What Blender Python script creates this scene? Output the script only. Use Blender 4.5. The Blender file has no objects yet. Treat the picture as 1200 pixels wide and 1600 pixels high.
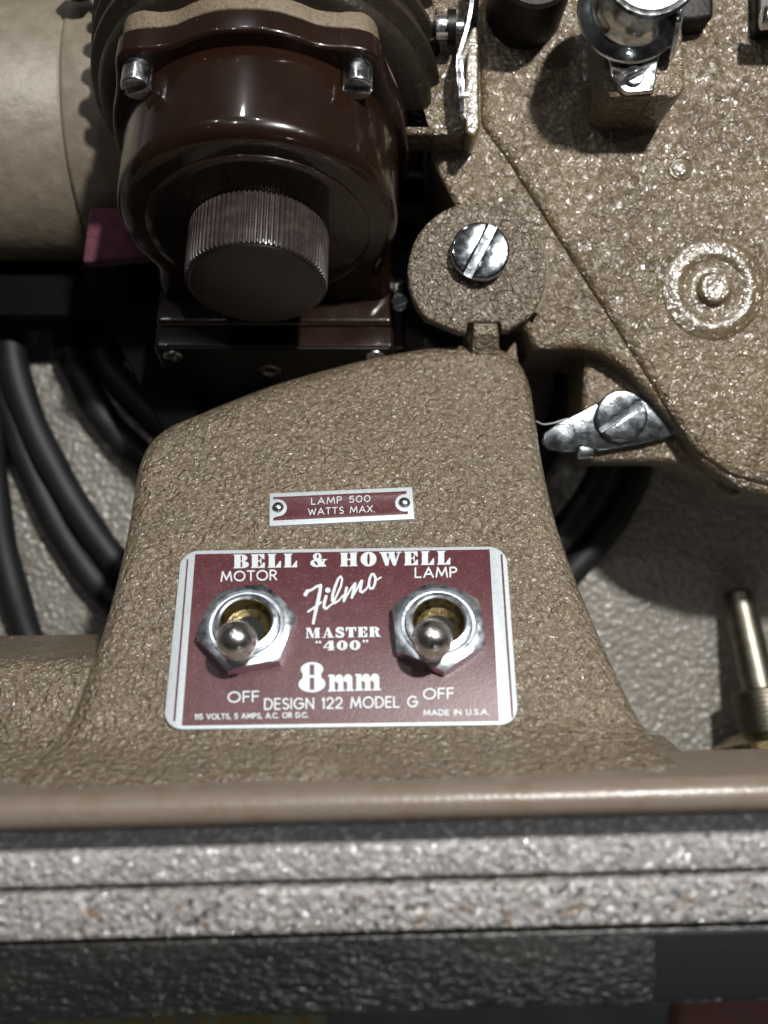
import bpy, math, random
from mathutils import Vector, Matrix
from mathutils.geometry import delaunay_2d_cdt
random.seed(7)
sc = bpy.context.scene
col = sc.collection
PI = math.pi
# ---------------------------------------------------------------- camera, world, lamps, exposure
D = 15.0                                   # camera height over the nameplate centre plane (1 unit = 1 cm)
cd = bpy.data.cameras.new('camera')
cam = bpy.data.objects.new('camera', cd); col.objects.link(cam)
cam.location = (0, 0, D)
cd.sensor_fit = 'VERTICAL'; cd.sensor_height = 24.0; cd.sensor_width = 18.0
cd.lens = 24.0 / 2 / (8.0 / D)
cd.clip_start = 0.05; cd.clip_end = 500
cd.dof.use_dof = True
cd.dof.focus_distance = D + 1.3
cd.dof.aperture_fstop = (cd.lens / 1000.0) / 0.29
cd.dof.aperture_blades = 0
sc.camera = cam

w = bpy.data.worlds.new('World'); sc.world = w; w.use_nodes = True
nt = w.node_tree; nt.nodes.clear()
wo = nt.nodes.new('ShaderNodeOutputWorld'); bg = nt.nodes.new('ShaderNodeBackground')
tc = nt.nodes.new('ShaderNodeTexCoord'); sx = nt.nodes.new('ShaderNodeSeparateXYZ')
ns = nt.nodes.new('ShaderNodeTexNoise'); ns.inputs['Scale'].default_value = 2.2; ns.inputs['Detail'].default_value = 2
r1 = nt.nodes.new('ShaderNodeMapRange')      # a dim room whose ceiling side is paler than its floor side
r1.inputs[1].default_value = -0.7; r1.inputs[2].default_value = 1.0
r1.inputs[3].default_value = 0.004; r1.inputs[4].default_value = 0.075
r2 = nt.nodes.new('ShaderNodeMapRange'); r2.inputs[1].default_value = 0.35; r2.inputs[2].default_value = 0.65
r2.inputs[3].default_value = 0.35; r2.inputs[4].default_value = 1.5
mu = nt.nodes.new('ShaderNodeMath'); mu.operation = 'MULTIPLY'
L = nt.links.new
L(tc.outputs['Generated'], sx.inputs[0]); L(sx.outputs['Y'], r1.inputs[0])
L(tc.outputs['Generated'], ns.inputs['Vector']); L(ns.outputs[0], r2.inputs[0])
L(r1.outputs[0], mu.inputs[0]); L(r2.outputs[0], mu.inputs[1]); L(mu.outputs[0], bg.inputs['Strength'])
bg.inputs['Color'].default_value = (1.0, 0.98, 0.95, 1)
L(bg.outputs[0], wo.inputs[0])


def lamp(name, direction, dist, size, power, color=(1, 1, 1), target=(0, 0, -2), shape='DISK', sy=None):
    ld = bpy.data.lights.new(name, 'AREA'); ld.shape = shape; ld.size = size
    if sy: ld.size_y = sy
    ld.energy = power; ld.color = color
    o = bpy.data.objects.new(name, ld); col.objects.link(o)
    d = Vector(direction).normalized()
    o.location = Vector(target) + d * dist
    o.rotation_euler = d.to_track_quat('Z', 'Y').to_euler()
    return o


# a room with rows of small ceiling lamps; the strongest hangs up and to the right of the case
for dx_, dy_, pw, sz in ((0.33, 0.56, 26000, 1.7), (-0.26, 0.52, 900, 1.0), (0.0, 1.05, 1000, 1.0), (0.62, 0.45, 550, 0.9), (-0.62, 0.95, 400, 0.9),
                         (0.36, -0.70, 260, 1.2), (-0.30, 1.70, 600, 1.1)):
    lamp('ceiling_lamp', (dx_, dy_, 1.0), 40, sz, pw, (1, 0.975, 0.935) if pw > 5000 else (0.97, 0.985, 1.0))
vs = sc.view_settings
vs.view_transform = 'Standard'; vs.look = 'None'; vs.exposure = 0.0; vs.gamma = 1.0
vs.use_curve_mapping = False


# ---------------------------------------------------------------- helpers
def W(px, py, z):
    """a point of the place seen at photo pixel px,py that lies at depth z"""
    s = (D - z) / D
    return Vector(((px - 600) / 100 * s, (800 - py) / 100 * s, z))


def mesh_obj(name, verts, faces, mat, parent=None, smooth=True, sharp=32, mats=None):
    me = bpy.data.meshes.new(name)
    off = Vector(parent.matrix_off) if False else (Vector(ROOTS.get(parent.name, (0, 0, 0))) if parent else Vector((0, 0, 0)))
    me.from_pydata([tuple(Vector(v) - off) for v in verts], [], faces)
    me.validate(); 
    import bmesh
    bm = bmesh.new(); bm.from_mesh(me)
    bmesh.ops.remove_doubles(bm, verts=bm.verts, dist=1e-5)
    bmesh.ops.recalc_face_normals(bm, faces=bm.faces)
    for f in bm.faces: f.smooth = smooth
    lim = math.radians(sharp)
    for e in bm.edges:
        if len(e.link_faces) == 2 and e.calc_face_angle(0) > lim: e.smooth = False
    bm.to_mesh(me); bm.free()
    me.materials.append(mat)
    o = bpy.data.objects.new(name, me); col.objects.link(o)
    if parent:
        o.parent = parent
        ROOTS[o.name] = off
    else:
        ROOTS[o.name] = Vector((0, 0, 0))
    return o


ROOTS = {}


def thing(name, label, cat, loc, group=None):
    o = bpy.data.objects.new(name, None); col.objects.link(o); o.location = loc
    o.empty_display_size = 0.5
    o['label'] = label; o['category'] = cat
    if group: o['group'] = group
    ROOTS[o.name] = Vector(loc)
    return o


def tag(o, label, cat):
    o['label'] = label; o['category'] = cat
    return o


class MB:
    def __init__(s): s.v = []; s.f = []

    def add(s, v, f):
        b = len(s.v); s.v += [Vector(p) for p in v]; s.f += [tuple(i + b for i in q) for q in f]
        return s

    def build(s, name, mat, parent=None, smooth=True, sharp=32):
        return mesh_obj(name, s.v, s.f, mat, parent, smooth, sharp)


def rpoly(pts, rad=0.1, seg=6):
    """polygon with its corners rounded; a point may carry its own radius"""
    n = len(pts); out = []
    for i in range(n):
        p = Vector(pts[i][:2]); a = Vector(pts[i - 1][:2]); b = Vector(pts[(i + 1) % n][:2])
        r = pts[i][2] if len(pts[i]) > 2 else rad
        u = (a - p); v = (b - p); lu, lv = u.length, v.length
        if lu < 1e-6 or lv < 1e-6: continue
        u /= lu; v /= lv
        c = max(-1, min(1, u.dot(v))); ang = math.acos(c)
        if ang < 0.02 or ang > PI - 0.02 or r <= 0: out.append(p); continue
        t = min(r / math.tan(ang / 2), 0.49 * lu, 0.49 * lv); rr = t * math.tan(ang / 2)
        bis = (u + v).normalized(); ctr = p + bis * (rr / math.sin(ang / 2))
        s0 = p + u * t - ctr; s1 = p + v * t - ctr
        a0 = math.atan2(s0.y, s0.x); a1 = math.atan2(s1.y, s1.x); da = (a1 - a0 + PI) % (2 * PI) - PI
        k = max(2, int(seg * abs(da) / (PI / 2)) + 1)
        for j in range(k + 1):
            q = a0 + da * j / k
            out.append(ctr + Vector((math.cos(q), math.sin(q))) * rr)
    return out


def crom(pts, n=8, closed=True):
    out = []; m = len(pts)
    rng = range(m) if closed else range(m - 1)
    g = (lambda i: Vector(pts[i % m])) if closed else (lambda i: Vector(pts[max(0, min(m - 1, i))]))
    for i in rng:
        p0, p1, p2, p3 = g(i - 1), g(i), g(i + 1), g(i + 2)
        for k in range(n):
            t = k / n
            out.append(0.5 * ((2 * p1) + (p2 - p0) * t + (2 * p0 - 5 * p1 + 4 * p2 - p3) * t * t + (3 * p1 - p0 - 3 * p2 + p3) * t ** 3))
    if not closed: out.append(g(m - 1))
    return out


def ccw(p):
    a = sum(p[i - 1].x * p[i].y - p[i].x * p[i - 1].y for i in range(len(p)))
    return p if a > 0 else p[::-1]


def inset(p, d):
    n = len(p); out = []
    for i in range(n):
        a, b, c = p[i - 1], p[i], p[(i + 1) % n]
        e0 = (b - a); e1 = (c - b)
        if e0.length < 1e-9: e0 = e1
        if e1.length < 1e-9: e1 = e0
        e0 = e0.normalized(); e1 = e1.normalized()
        n0 = Vector((-e0.y, e0.x)); n1 = Vector((-e1.y, e1.x))
        m = n0 + n1
        if m.length < 1e-6: m = n0
        m.normalize(); k = max(0.45, m.dot(n0))
        out.append(b + m * (d / k))
    # corners tighter than the inset fold over: gather each folded run in one point
    bad = [(out[(i + 1) % n] - out[i]).dot(p[(i + 1) % n] - p[i]) <= 0 for i in range(n)]
    if d > 0 and any(bad) and not all(bad):
        st = next(i for i in range(n) if not bad[i]); i = 0
        while i < n:
            a = (st + i) % n
            if bad[a]:
                run = [a]; 
                while bad[(st + i) % n] and i < n: i += 1; run.append((st + i) % n)
                u0, u1 = p[run[0] - 1], p[run[0]]; w0, w1 = p[run[-1]], p[(run[-1] + 1) % n]
                e0 = (u1 - u0).normalized(); e1 = (w1 - w0).normalized()
                q0 = u1 + Vector((-e0.y, e0.x)) * d; q1 = w0 + Vector((-e1.y, e1.x)) * d
                cr = e0.x * e1.y - e0.y * e1.x
                if abs(cr) > 0.05: 
                    t = ((q1 - q0).x * e1.y - (q1 - q0).y * e1.x) / cr; c_ = q0 + e0 * t
                else: c_ = (q0 + q1) / 2
                if (c_ - b).length > 1e6: c_ = (q0 + q1) / 2
                for r_ in run: out[r_] = c_.copy()
            else: i += 1
    return out


def cdt_cap(ring, grid=0.0):
    vs_ = [Vector(q) for q in ring]; n = len(vs_)
    if grid:
        x0 = min(q.x for q in ring); x1 = max(q.x for q in ring); y0 = min(q.y for q in ring); y1 = max(q.y for q in ring)
        for i in range(int((x1 - x0) / grid) + 1):
            for j in range(int((y1 - y0) / grid) + 1):
                q = Vector((x0 + (i + 0.5 * (j % 2)) * grid, y0 + j * grid))
                if inside(q, ring) and min((q - r).length for r in ring) > grid * 0.45: vs_.append(q)
    v, e, f, *_ = delaunay_2d_cdt(vs_, [(i, (i + 1) % n) for i in range(n)], [], 0, 1e-6)
    f = [t for t in f if inside((v[t[0]] + v[t[1]] + v[t[2]]) / 3, ring)]
    return v, f


def inside(q, poly):
    c = False; n = len(poly); j = n - 1
    for i in range(n):
        a, b = poly[i], poly[j]
        if (a.y > q.y) != (b.y > q.y) and q.x < (b.x - a.x) * (q.y - a.y) / (b.y - a.y) + a.x: c = not c
        j = i
    return c


def pillow(outline, top, thick, r=0.1, seg=5, M=None, zf=None, grid=0.0, back=True, rh=None):
    """solid with the given 2-D outline, its front edges rounded with radius r; zf(x,y) bends the front"""
    p = ccw([Vector(q[:2]) for q in outline]); n = len(p)
    zf = zf or (lambda x, y: top)
    rh = r if rh is None else rh
    V = []; F = []
    rings = []
    b0 = len(V)
    V += [(q.x, q.y, zf(q.x, q.y) - thick) for q in p]; rings.append(b0)
    for k in range(seg + 1):
        t = k / seg * PI / 2
        q_ = inset(p, r * (1 - math.cos(t)))
        b0 = len(V)
        V += [(q.x, q.y, zf(q.x, q.y) - rh + rh * math.sin(t)) for q in q_]
        rings.append(b0); last = q_
    for a, b in zip(rings, rings[1:]):
        for i in range(n):
            j = (i + 1) % n
            F.append((a + i, a + j, b + j, b + i))
    cv, cf = cdt_cap(last, grid)
    b0 = len(V); V += [(q.x, q.y, zf(q.x, q.y)) for q in cv]
    F += [tuple(b0 + i for i in f) for f in cf]
    if back: F.append(tuple(reversed(range(n))))
    if M is not None: V = [M @ Vector(q) for q in V]
    return V, F


def lathe(profile, n=48, M=None, caps=True):
    """profile of (radius, height) turned about local z"""
    V = []; F = []
    for r, z in profile:
        for i in range(n):
            a = 2 * PI * i / n
            V.append(Vector((r * math.cos(a), r * math.sin(a), z)))
    m = len(profile)
    for k in range(m - 1):
        for i in range(n):
            j = (i + 1) % n
            F.append((k * n + i, k * n + j, (k + 1) * n + j, (k + 1) * n + i))
    if caps and profile[0][0] > 1e-6: F.append(tuple(reversed(range(n))))
    if caps and profile[-1][0] > 1e-6: F.append(tuple((m - 1) * n + i for i in range(n)))
    if M is not None: V = [M @ q for q in V]
    return V, F


def tube(pts, rad, n=12):
    V = []; F = []; m = len(pts); up = Vector((0.01, 0.02, 1))
    for i, p in enumerate(pts):
        t = (Vector(pts[min(i + 1, m - 1)]) - Vector(pts[max(i - 1, 0)])).normalized()
        a = t.cross(up)
        if a.length < 1e-3: a = t.cross(Vector((1, 0, 0)))
        a.normalize(); b = a.cross(t)
        rr = rad[i] if isinstance(rad, (list, tuple)) else rad
        for k in range(n):
            q = 2 * PI * k / n
            V.append(Vector(p) + (a * math.cos(q) + b * math.sin(q)) * rr)
    for i in range(m - 1):
        for k in range(n):
            l = (k + 1) % n
            F.append((i * n + k, i * n + l, (i + 1) * n + l, (i + 1) * n + k))
    F.append(tuple(range(n))); F.append(tuple((m - 1) * n + k for k in range(n)))
    return V, F


def frame(o, ez, ex=(1, 0, 0), roll=0.0):
    ez = Vector(ez).normalized(); ex = Vector(ex); ex = (ex - ez * ex.dot(ez)).normalized(); ey = ez.cross(ex)
    m = Matrix((ex, ey, ez)).transposed().to_4x4(); m.translation = o
    return m @ Matrix.Rotation(roll, 4, 'Z')


def screw_head(c, r, h, slot_ang, ez=(0, 0, 1), slotw=0.16, dome=0.03, slotd=0.09):
    """slotted round head: a lathe whose top is split by a real slot"""
    M = frame(c, ez, roll=slot_ang); mb = MB(); hw = r * slotw
    a0 = math.asin(hw / r); n = 24
    for s in (1, -1):
        arc = [Vector((r * math.cos(a0 + (PI - 2 * a0) * i / n) * s, r * math.sin(a0 + (PI - 2 * a0) * i / n) * s)) for i in range(n + 1)]
        V, F = pillow(arc, h, h, min(0.05, r * 0.16), 4, M)
        mb.add(V, F)
    V, F = lathe([(r * 0.985, 0), (r * 0.985, max(0.01, h - slotd))], 40, M)
    mb.add(V, F)
    return mb


# ---------------------------------------------------------------- materials
def mat(name, color, rough=0.5, metal=0.0, bumps=(), var=None, spec=0.5, coat=0.0, coat_rough=0.1, coat_bumps=None, coat_ior=1.5, stretch=None, specks=None, rough_var=None, sheen=0.0, aniso=0):
    m = bpy.data.materials.new(name); m.use_nodes = True
    t = m.node_tree; N = t.nodes; p = N['Principled BSDF']; lk = t.links.new
    p.inputs['Base Color'].default_value = (*color, 1); p.inputs['Roughness'].default_value = rough
    p.inputs['Metallic'].default_value = metal; p.inputs['Specular IOR Level'].default_value = spec
    p.inputs['Coat Weight'].default_value = coat; p.inputs['Coat Roughness'].default_value = coat_rough
    p.inputs['Coat IOR'].default_value = coat_ior
    if sheen: p.inputs['Sheen Weight'].default_value = sheen
    tc = N.new('ShaderNodeTexCoord'); co = tc.outputs['Object']
    if stretch:
        vm = N.new('ShaderNodeVectorMath'); vm.operation = 'MULTIPLY'; lk(co, vm.inputs[0]); vm.inputs[1].default_value = stretch; co = vm.outputs[0]
    def noise(scale, detail=3, rgh=0.55, dist=0.0):
        n = N.new('ShaderNodeTexNoise'); n.inputs['Scale'].default_value = scale; n.inputs['Detail'].default_value = detail
        n.inputs['Roughness'].default_value = rgh; n.inputs['Distortion'].default_value = dist
        lk(co, n.inputs['Vector']); return n.outputs[0]
    def ramp(src, a, b, lo=0.0, hi=1.0):
        n = N.new('ShaderNodeMapRange'); n.inputs[1].default_value = a; n.inputs[2].default_value = b
        n.inputs[3].default_value = lo; n.inputs[4].default_value = hi; lk(src, n.inputs[0]); return n.outputs[0]
    cur = None
    def mixc(fac, c1, c2):
        n = N.new('ShaderNodeMix'); n.data_type = 'RGBA'
        lk(fac, n.inputs[0])
        if isinstance(c1, tuple): n.inputs[6].default_value = (*c1, 1)
        else: lk(c1, n.inputs[6])
        n.inputs[7].default_value = (*c2, 1); return n.outputs[2]
    for v in (var or ()):
        sc_, a, b, c2 = v[:4]
        cur = mixc(ramp(noise(sc_, v[4] if len(v) > 4 else 4), a, b), cur if cur is not None else color, c2)
    if specks:
        sc_, size, c2 = specks
        vo = N.new('ShaderNodeTexVoronoi'); vo.inputs['Scale'].default_value = sc_; lk(co, vo.inputs['Vector'])
        sel = ramp(noise(sc_ * 0.37, 2), 0.56, 0.6)
        f = ramp(vo.outputs['Distance'], size, size * 0.7)
        n = N.new('ShaderNodeMath'); n.operation = 'MULTIPLY'; lk(f, n.inputs[0]); lk(sel, n.inputs[1])
        cur = mixc(n.outputs[0], cur if cur is not None else color, c2)
    if cur is not None: lk(cur, p.inputs['Base Color'])
    if rough_var:
        sc_, lo, hi = rough_var
        lk(ramp(noise(sc_, 4), 0.35, 0.65, lo, hi), p.inputs['Roughness'])
    def chain(bumps):
        nrm = None
        for b in bumps:
            kind, sc_, strength, dist = b[:4]
            if kind == 'noise': h = noise(sc_, b[4] if len(b) > 4 else 3, 0.55, b[5] if len(b) > 5 else 0.0)
            else:
                vo = N.new('ShaderNodeTexVoronoi'); vo.inputs['Scale'].default_value = sc_
                if kind == 'crack': vo.feature = 'DISTANCE_TO_EDGE'
                if kind == 'pebble': vo.feature = 'SMOOTH_F1'; vo.inputs['Smoothness'].default_value = 0.6
                nn = N.new('ShaderNodeTexNoise'); nn.inputs['Scale'].default_value = sc_ * 0.7; nn.inputs['Detail'].default_value = 2
                lk(co, nn.inputs['Vector'])
                va = N.new('ShaderNodeVectorMath'); va.operation = 'MULTIPLY_ADD'
                lk(nn.outputs[1], va.inputs[0]); va.inputs[1].default_value = (1.4 / sc_,) * 3; lk(co, va.inputs[2])
                lk(va.outputs[0], vo.inputs['Vector'])
                h = vo.outputs['Distance']
                if kind == 'crack': h = ramp(h, 0.0, 0.22)
                else: h = ramp(h, 0.0, 1.0, 1.0, 0.0)
            bn = N.new('ShaderNodeBump'); bn.inputs['Strength'].default_value = strength; bn.inputs['Distance'].default_value = dist
            lk(h, bn.inputs['Height'])
            if nrm is not None: lk(nrm, bn.inputs['Normal'])
            nrm = bn.outputs[0]
        return nrm
    nrm = chain(bumps)
    if nrm is not None: lk(nrm, p.inputs['Normal'])
    if coat:
        cn = chain(coat_bumps) if coat_bumps else nrm
        if cn is not None: lk(cn, p.inputs['Coat Normal'])
    return m


TAN = (0.165, 0.122, 0.082)
M_ped = mat('tan_crinkle_paint', (0.130, 0.098, 0.061), 0.46, bumps=[('noise', 3.0, 0.5, 0.14, 3), ('crack', 5, 0.4, 0.05), ('noise', 12, 0.8, 0.12, 2, 0.6)],
            var=[(1.0, 0.35, 0.7, (0.158, 0.118, 0.073)), (10, 0.46, 0.64, (0.092, 0.066, 0.037)), (2.2, 0.64, 0.74, (0.10, 0.072, 0.042))], spec=0.4, coat=1.0, coat_rough=0.34, coat_ior=1.7,
            coat_bumps=[('crack', 5, 0.4, 0.05), ('noise', 10, 1.0, 0.13, 2, 0.6)])
M_disc = mat('tan_crackled_paint', (0.135, 0.101, 0.062), 0.42, bumps=[('crack', 7.5, 0.75, 0.05), ('noise', 13, 0.8, 0.09, 3, 0.5)],
             var=[(12, 0.47, 0.62, (0.07, 0.052, 0.030))], spec=0.4, coat=1.0, coat_rough=0.28, coat_ior=1.8, coat_bumps=[('crack', 7.5, 0.7, 0.045), ('noise', 11, 1.0, 0.12, 2, 0.5)])
M_gear = mat('tan_hammered_paint', (0.098, 0.067, 0.030), 0.42, bumps=[('noise', 5, 0.8, 0.15, 2, 1.2), ('noise', 16, 0.4, 0.05, 2)],
             var=[(5, 0.44, 0.60, (0.060, 0.039, 0.015)), (0.6, 0.42, 0.66, (0.128, 0.092, 0.048))], spec=0.4, coat=1.0, coat_rough=0.30, coat_ior=1.8, coat_bumps=[('noise', 5.4, 1.0, 0.22, 2, 1.2)])
M_boss = mat('tan_smooth_paint', (0.105, 0.075, 0.038), 0.42, bumps=[('noise', 6, 0.4, 0.07, 2, 1.0)], var=[(6, 0.44, 0.62, (0.065, 0.044, 0.02))], spec=0.4, coat=1.0, coat_rough=0.26, coat_ior=1.9, coat_bumps=[('noise', 6.5, 0.6, 0.10, 2, 1.0)])
M_base = mat('tan_satin_paint', (0.15, 0.122, 0.098), 0.33, bumps=[('noise', 10, 0.35, 0.03, 3)],
             var=[(2.0, 0.5, 0.75, (0.13, 0.095, 0.062))])
M_motor = mat('beige_mottled_paint', (0.135, 0.112, 0.084), 0.5, bumps=[('noise', 5, 0.35, 0.05, 4)],
              var=[(2.6, 0.42, 0.66, (0.175, 0.148, 0.113), 5), (9, 0.5, 0.8, (0.145, 0.118, 0.078))])
M_fin = mat('dark_brown_crinkle', (0.014, 0.0105, 0.007), 0.40, bumps=[('noise', 14, 0.45, 0.03, 3)],
            var=[(6, 0.5, 0.75, (0.026, 0.02, 0.014))], specks=(12, 0.10, (0.2, 0.17, 0.13)))
M_gasket = mat('tan_gasket', (0.12, 0.092, 0.058), 0.6, bumps=[('noise', 18, 0.6, 0.04, 3)], var=[(12, 0.45, 0.7, (0.08, 0.06, 0.036))])
M_bake = mat('brown_bakelite', (0.0095, 0.0040, 0.0022), 0.26, var=[(1.3, 0.4, 0.7, (0.0125, 0.0056, 0.0033))],
             specks=(8, 0.075, (0.22, 0.18, 0.15)), bumps=[('noise', 1.6, 0.06, 0.05, 2)], rough_var=(1.1, 0.20, 0.30), spec=0.22, coat=0.7, coat_rough=0.07)
M_knob = mat('brown_knob_bakelite', (0.022, 0.016, 0.0145), 0.30, specks=(16, 0.10, (0.3, 0.25, 0.23)),
             var=[(5, 0.45, 0.75, (0.045, 0.035, 0.032))])
M_kface = mat('dark_knob_face', (0.005, 0.0038, 0.0034), 0.32, bumps=[('noise', 30, 0.1, 0.01, 2)])
M_black = mat('black_bakelite', (0.003, 0.003, 0.003), 0.4, spec=0.3)
M_screw = mat('plated_screw_steel', (0.33, 0.36, 0.39), 0.10, 1.0, bumps=[('noise', 3, 0.03, 0.02, 3)], rough_var=(9, 0.07, 0.12))
M_steel = mat('turned_steel', (0.60, 0.62, 0.63), 0.22, 1.0, bumps=[('noise', 9, 0.12, 0.02, 4)], rough_var=(6, 0.14, 0.34))
M_zinc = mat('zinc_plate', (0.34, 0.37, 0.40), 0.20, 1.0, bumps=[('noise', 3, 0.10, 0.03, 3), ('noise', 26, 0.15, 0.02, 2)], rough_var=(5, 0.14, 0.24),
             var=[(8, 0.6, 0.78, (0.30, 0.27, 0.17))])
M_chrome = mat('chrome', (0.78, 0.80, 0.82), 0.15, 1.0, bumps=[('noise', 6, 0.12, 0.02, 3)], rough_var=(7, 0.12, 0.28))
M_etched = mat('etched_steel', (0.26, 0.28, 0.29), 0.42, 0.8, bumps=[('noise', 9, 0.3, 0.03, 4)], var=[(9, 0.5, 0.7, (0.17, 0.18, 0.19))])
M_nut = mat('nickel_nut', (0.74, 0.78, 0.83), 0.24, 1.0, bumps=[('noise', 12, 0.12, 0.015, 4)], rough_var=(7, 0.24, 0.40))
M_ball = mat('pewter_lever', (0.66, 0.64, 0.62), 0.22, 1.0, rough_var=(5, 0.18, 0.32))
M_brass = mat('tarnished_brass', (0.42, 0.34, 0.17), 0.30, 1.0, var=[(7, 0.45, 0.65, (0.10, 0.075, 0.035))], bumps=[('noise', 11, 0.4, 0.03, 3)])
M_nickel = mat('dull_nickel', (0.20, 0.19, 0.155), 0.40, 1.0, var=[(3, 0.4, 0.7, (0.13, 0.115, 0.085))])
M_alu = mat('etched_aluminium', (0.47, 0.51, 0.535), 0.55, 0.35, bumps=[('noise', 24, 0.25, 0.015, 3)], var=[(16, 0.5, 0.75, (0.38, 0.42, 0.45))])
M_enamel = mat('maroon_enamel', (0.068, 0.018, 0.023), 0.42, bumps=[('noise', 26, 0.35, 0.012, 3)],
               var=[(5, 0.42, 0.72, (0.085, 0.028, 0.034)), (24, 0.55, 0.75, (0.16, 0.07, 0.07))])
M_letter = mat('bare_metal_letters', (0.50, 0.54, 0.555), 0.5, 0.25)
M_bleather = mat('black_leatherette', (0.010, 0.010, 0.0105), 0.40, bumps=[('noise', 7, 0.6, 0.06, 3), ('noise', 15, 0.5, 0.03, 2)], stretch=(0.45, 1, 1),
                 var=[(0.8, 0.45, 0.7, (0.022, 0.021, 0.018))], coat=0.35, coat_rough=0.25, coat_ior=1.5, coat_bumps=[('noise', 14, 1.0, 0.12, 2)])
M_bsmooth = mat('smooth_black', (0.008, 0.008, 0.0098), 0.6, bumps=[('noise', 10, 0.4, 0.03, 3)], spec=0.3)
M_block = mat('black_painted_wood', (0.0012, 0.0012, 0.0012), 0.8, bumps=[('noise', 8, 0.3, 0.03, 3)], spec=0.1)
M_floor = mat('grey_pebbled_leatherette', (0.21, 0.195, 0.168), 0.45, bumps=[('pebble', 7.5, 0.7, 0.07), ('noise', 12, 0.5, 0.05, 3)],
              var=[(6, 0.45, 0.66, (0.26, 0.245, 0.215)), (0.5, 0.4, 0.7, (0.18, 0.167, 0.143))], spec=0.4, coat=1.0, coat_rough=0.22, coat_ior=1.8, coat_bumps=[('pebble', 7.5, 1.0, 0.11), ('noise', 10, 0.8, 0.05, 2)])
M_rim = mat('worn_grey_leatherette', (0.30, 0.286, 0.28), 0.42, bumps=[('pebble', 13, 0.8, 0.08), ('noise', 24, 0.8, 0.05, 3)],
            var=[(12, 0.5, 0.64, (0.42, 0.405, 0.40)), (4.5, 0.50, 0.66, (0.20, 0.19, 0.186)), (10, 0.62, 0.70, (0.05, 0.05, 0.06))], spec=0.5, coat=1.0, coat_rough=0.22, coat_ior=2.3, coat_bumps=[('pebble', 9, 1.0, 0.16), ('noise', 9, 1.0, 0.10, 2)])
M_rim2 = mat('scuffed_grey_leatherette', (0.29, 0.276, 0.268), 0.42, bumps=[('pebble', 13, 0.8, 0.08), ('noise', 24, 0.8, 0.05, 3)],
             var=[(12, 0.5, 0.64, (0.40, 0.385, 0.38)), (10, 0.57, 0.64, (0.02, 0.022, 0.03)), (4.0, 0.585, 0.68, (0.17, 0.11, 0.06))], spec=0.5, coat=1.0, coat_rough=0.22, coat_ior=2.1, coat_bumps=[('pebble', 9, 1.0, 0.16), ('noise', 9, 1.0, 0.10, 2)])
M_felt = mat('charcoal_felt', (0.014, 0.014, 0.015), 0.8, bumps=[('noise', 14, 0.8, 0.08, 3)], var=[(9, 0.5, 0.7, (0.06, 0.06, 0.063))])
M_pink = mat('plum_felt', (0.085, 0.017, 0.034), 0.9, bumps=[('noise', 13, 0.8, 0.05, 4)], var=[(5, 0.42, 0.68, (0.05, 0.011, 0.022))], sheen=0.05)
M_cord = mat('black_rubber', (0.0060, 0.0064, 0.0072), 0.55, bumps=[('noise', 5, 0.15, 0.03, 3), ('noise', 22, 0.3, 0.02, 2)], var=[(1.2, 0.45, 0.7, (0.011, 0.0112, 0.012))], spec=0.35)
M_table = mat('grey_table_wood', (0.40, 0.41, 0.42), 0.4, bumps=[('noise', 3, 0.3, 0.05, 3)], var=[(1.2, 0.4, 0.7, (0.55, 0.56, 0.57))])
M_paper = mat('printed_paper', (0.75, 0.80, 0.52), 0.5, var=[(0.9, 0.50, 0.53, (0.80, 0.58, 0.22)), (1.1, 0.55, 0.58, (0.32, 0.62, 0.28)), (1.7, 0.60, 0.62, (0.6, 0.58, 0.5))])
M_book = mat('dusty_pink_cover', (0.72, 0.30, 0.27), 0.55, var=[(0.6, 0.4, 0.7, (0.78, 0.40, 0.36))])
M_dark = mat('dark_brown_paint', (0.009, 0.007, 0.005), 0.5, bumps=[('noise', 12, 0.4, 0.03, 3)], spec=0.2)

# ---------------------------------------------------------------- the slope that carries the nameplate
K = 0.684
NL = math.sqrt(1 + K * K)
PN = Vector((0, K, 1)) / NL                 # normal of the sloping panel


def P(px, py, h=0.0):
    """point h above the sloping panel, met along the sight line of pixel px,py"""
    dx = (px - 600) / 1500; dy = (800 - py) / 1500
    c = -2.0 * K * 1.0 + h * NL             # plane: z + K*y = c
    z = (c - K * 15 * dy) / (1 - K * dy)
    return Vector((dx * (15 - z), dy * (15 - z), z))


def to_loc(v):                              # world -> (s,t) in the panel
    return Vector((v.x, (v.y + 2.0) * NL))


PM = frame(Vector((0, -2.0, 0.0)), PN)      # panel frame: x right, y up the slope


def S(px, py, h=0.0):
    q = PM.inverted() @ P(px, py, h)
    return Vector((q.x, q.y))


def H(x, y):
    """height of the pedestal front: slope, eased at the top, swept forward into the base at the foot"""
    yy = y - 0.0267 * x * max(0.0, min(1.0, (-2.6 - y) / 1.0))
    z = -K * (yy + 2.0)
    if yy > 2.2:
        t = min(1.0, (yy - 2.2) / 1.2); z += 0.33 * t * t
    if yy < -3.1:
        t = -3.1 - yy; z += 7.5 * t * t * t * 1.0 + 1.4 * t * t
    return min(z, 2.1)


# ================================================================ CARRYING CASE
case = thing('carrying_case', 'grey leatherette carrying case with black border, holding the brown projector', 'case', (0, -5.2, -8.6))
FZ = -8.5
fl = MB(); fl.add(*pillow([(-22, -6.2), (22, -6.2), (22, 22), (-22, 22)], FZ, 0.2, 0.05, 2)); fl.build('floor_panel', M_floor, case)
SH = 0.0267                                 # the projector and the case front run very slightly uphill to the right


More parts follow.
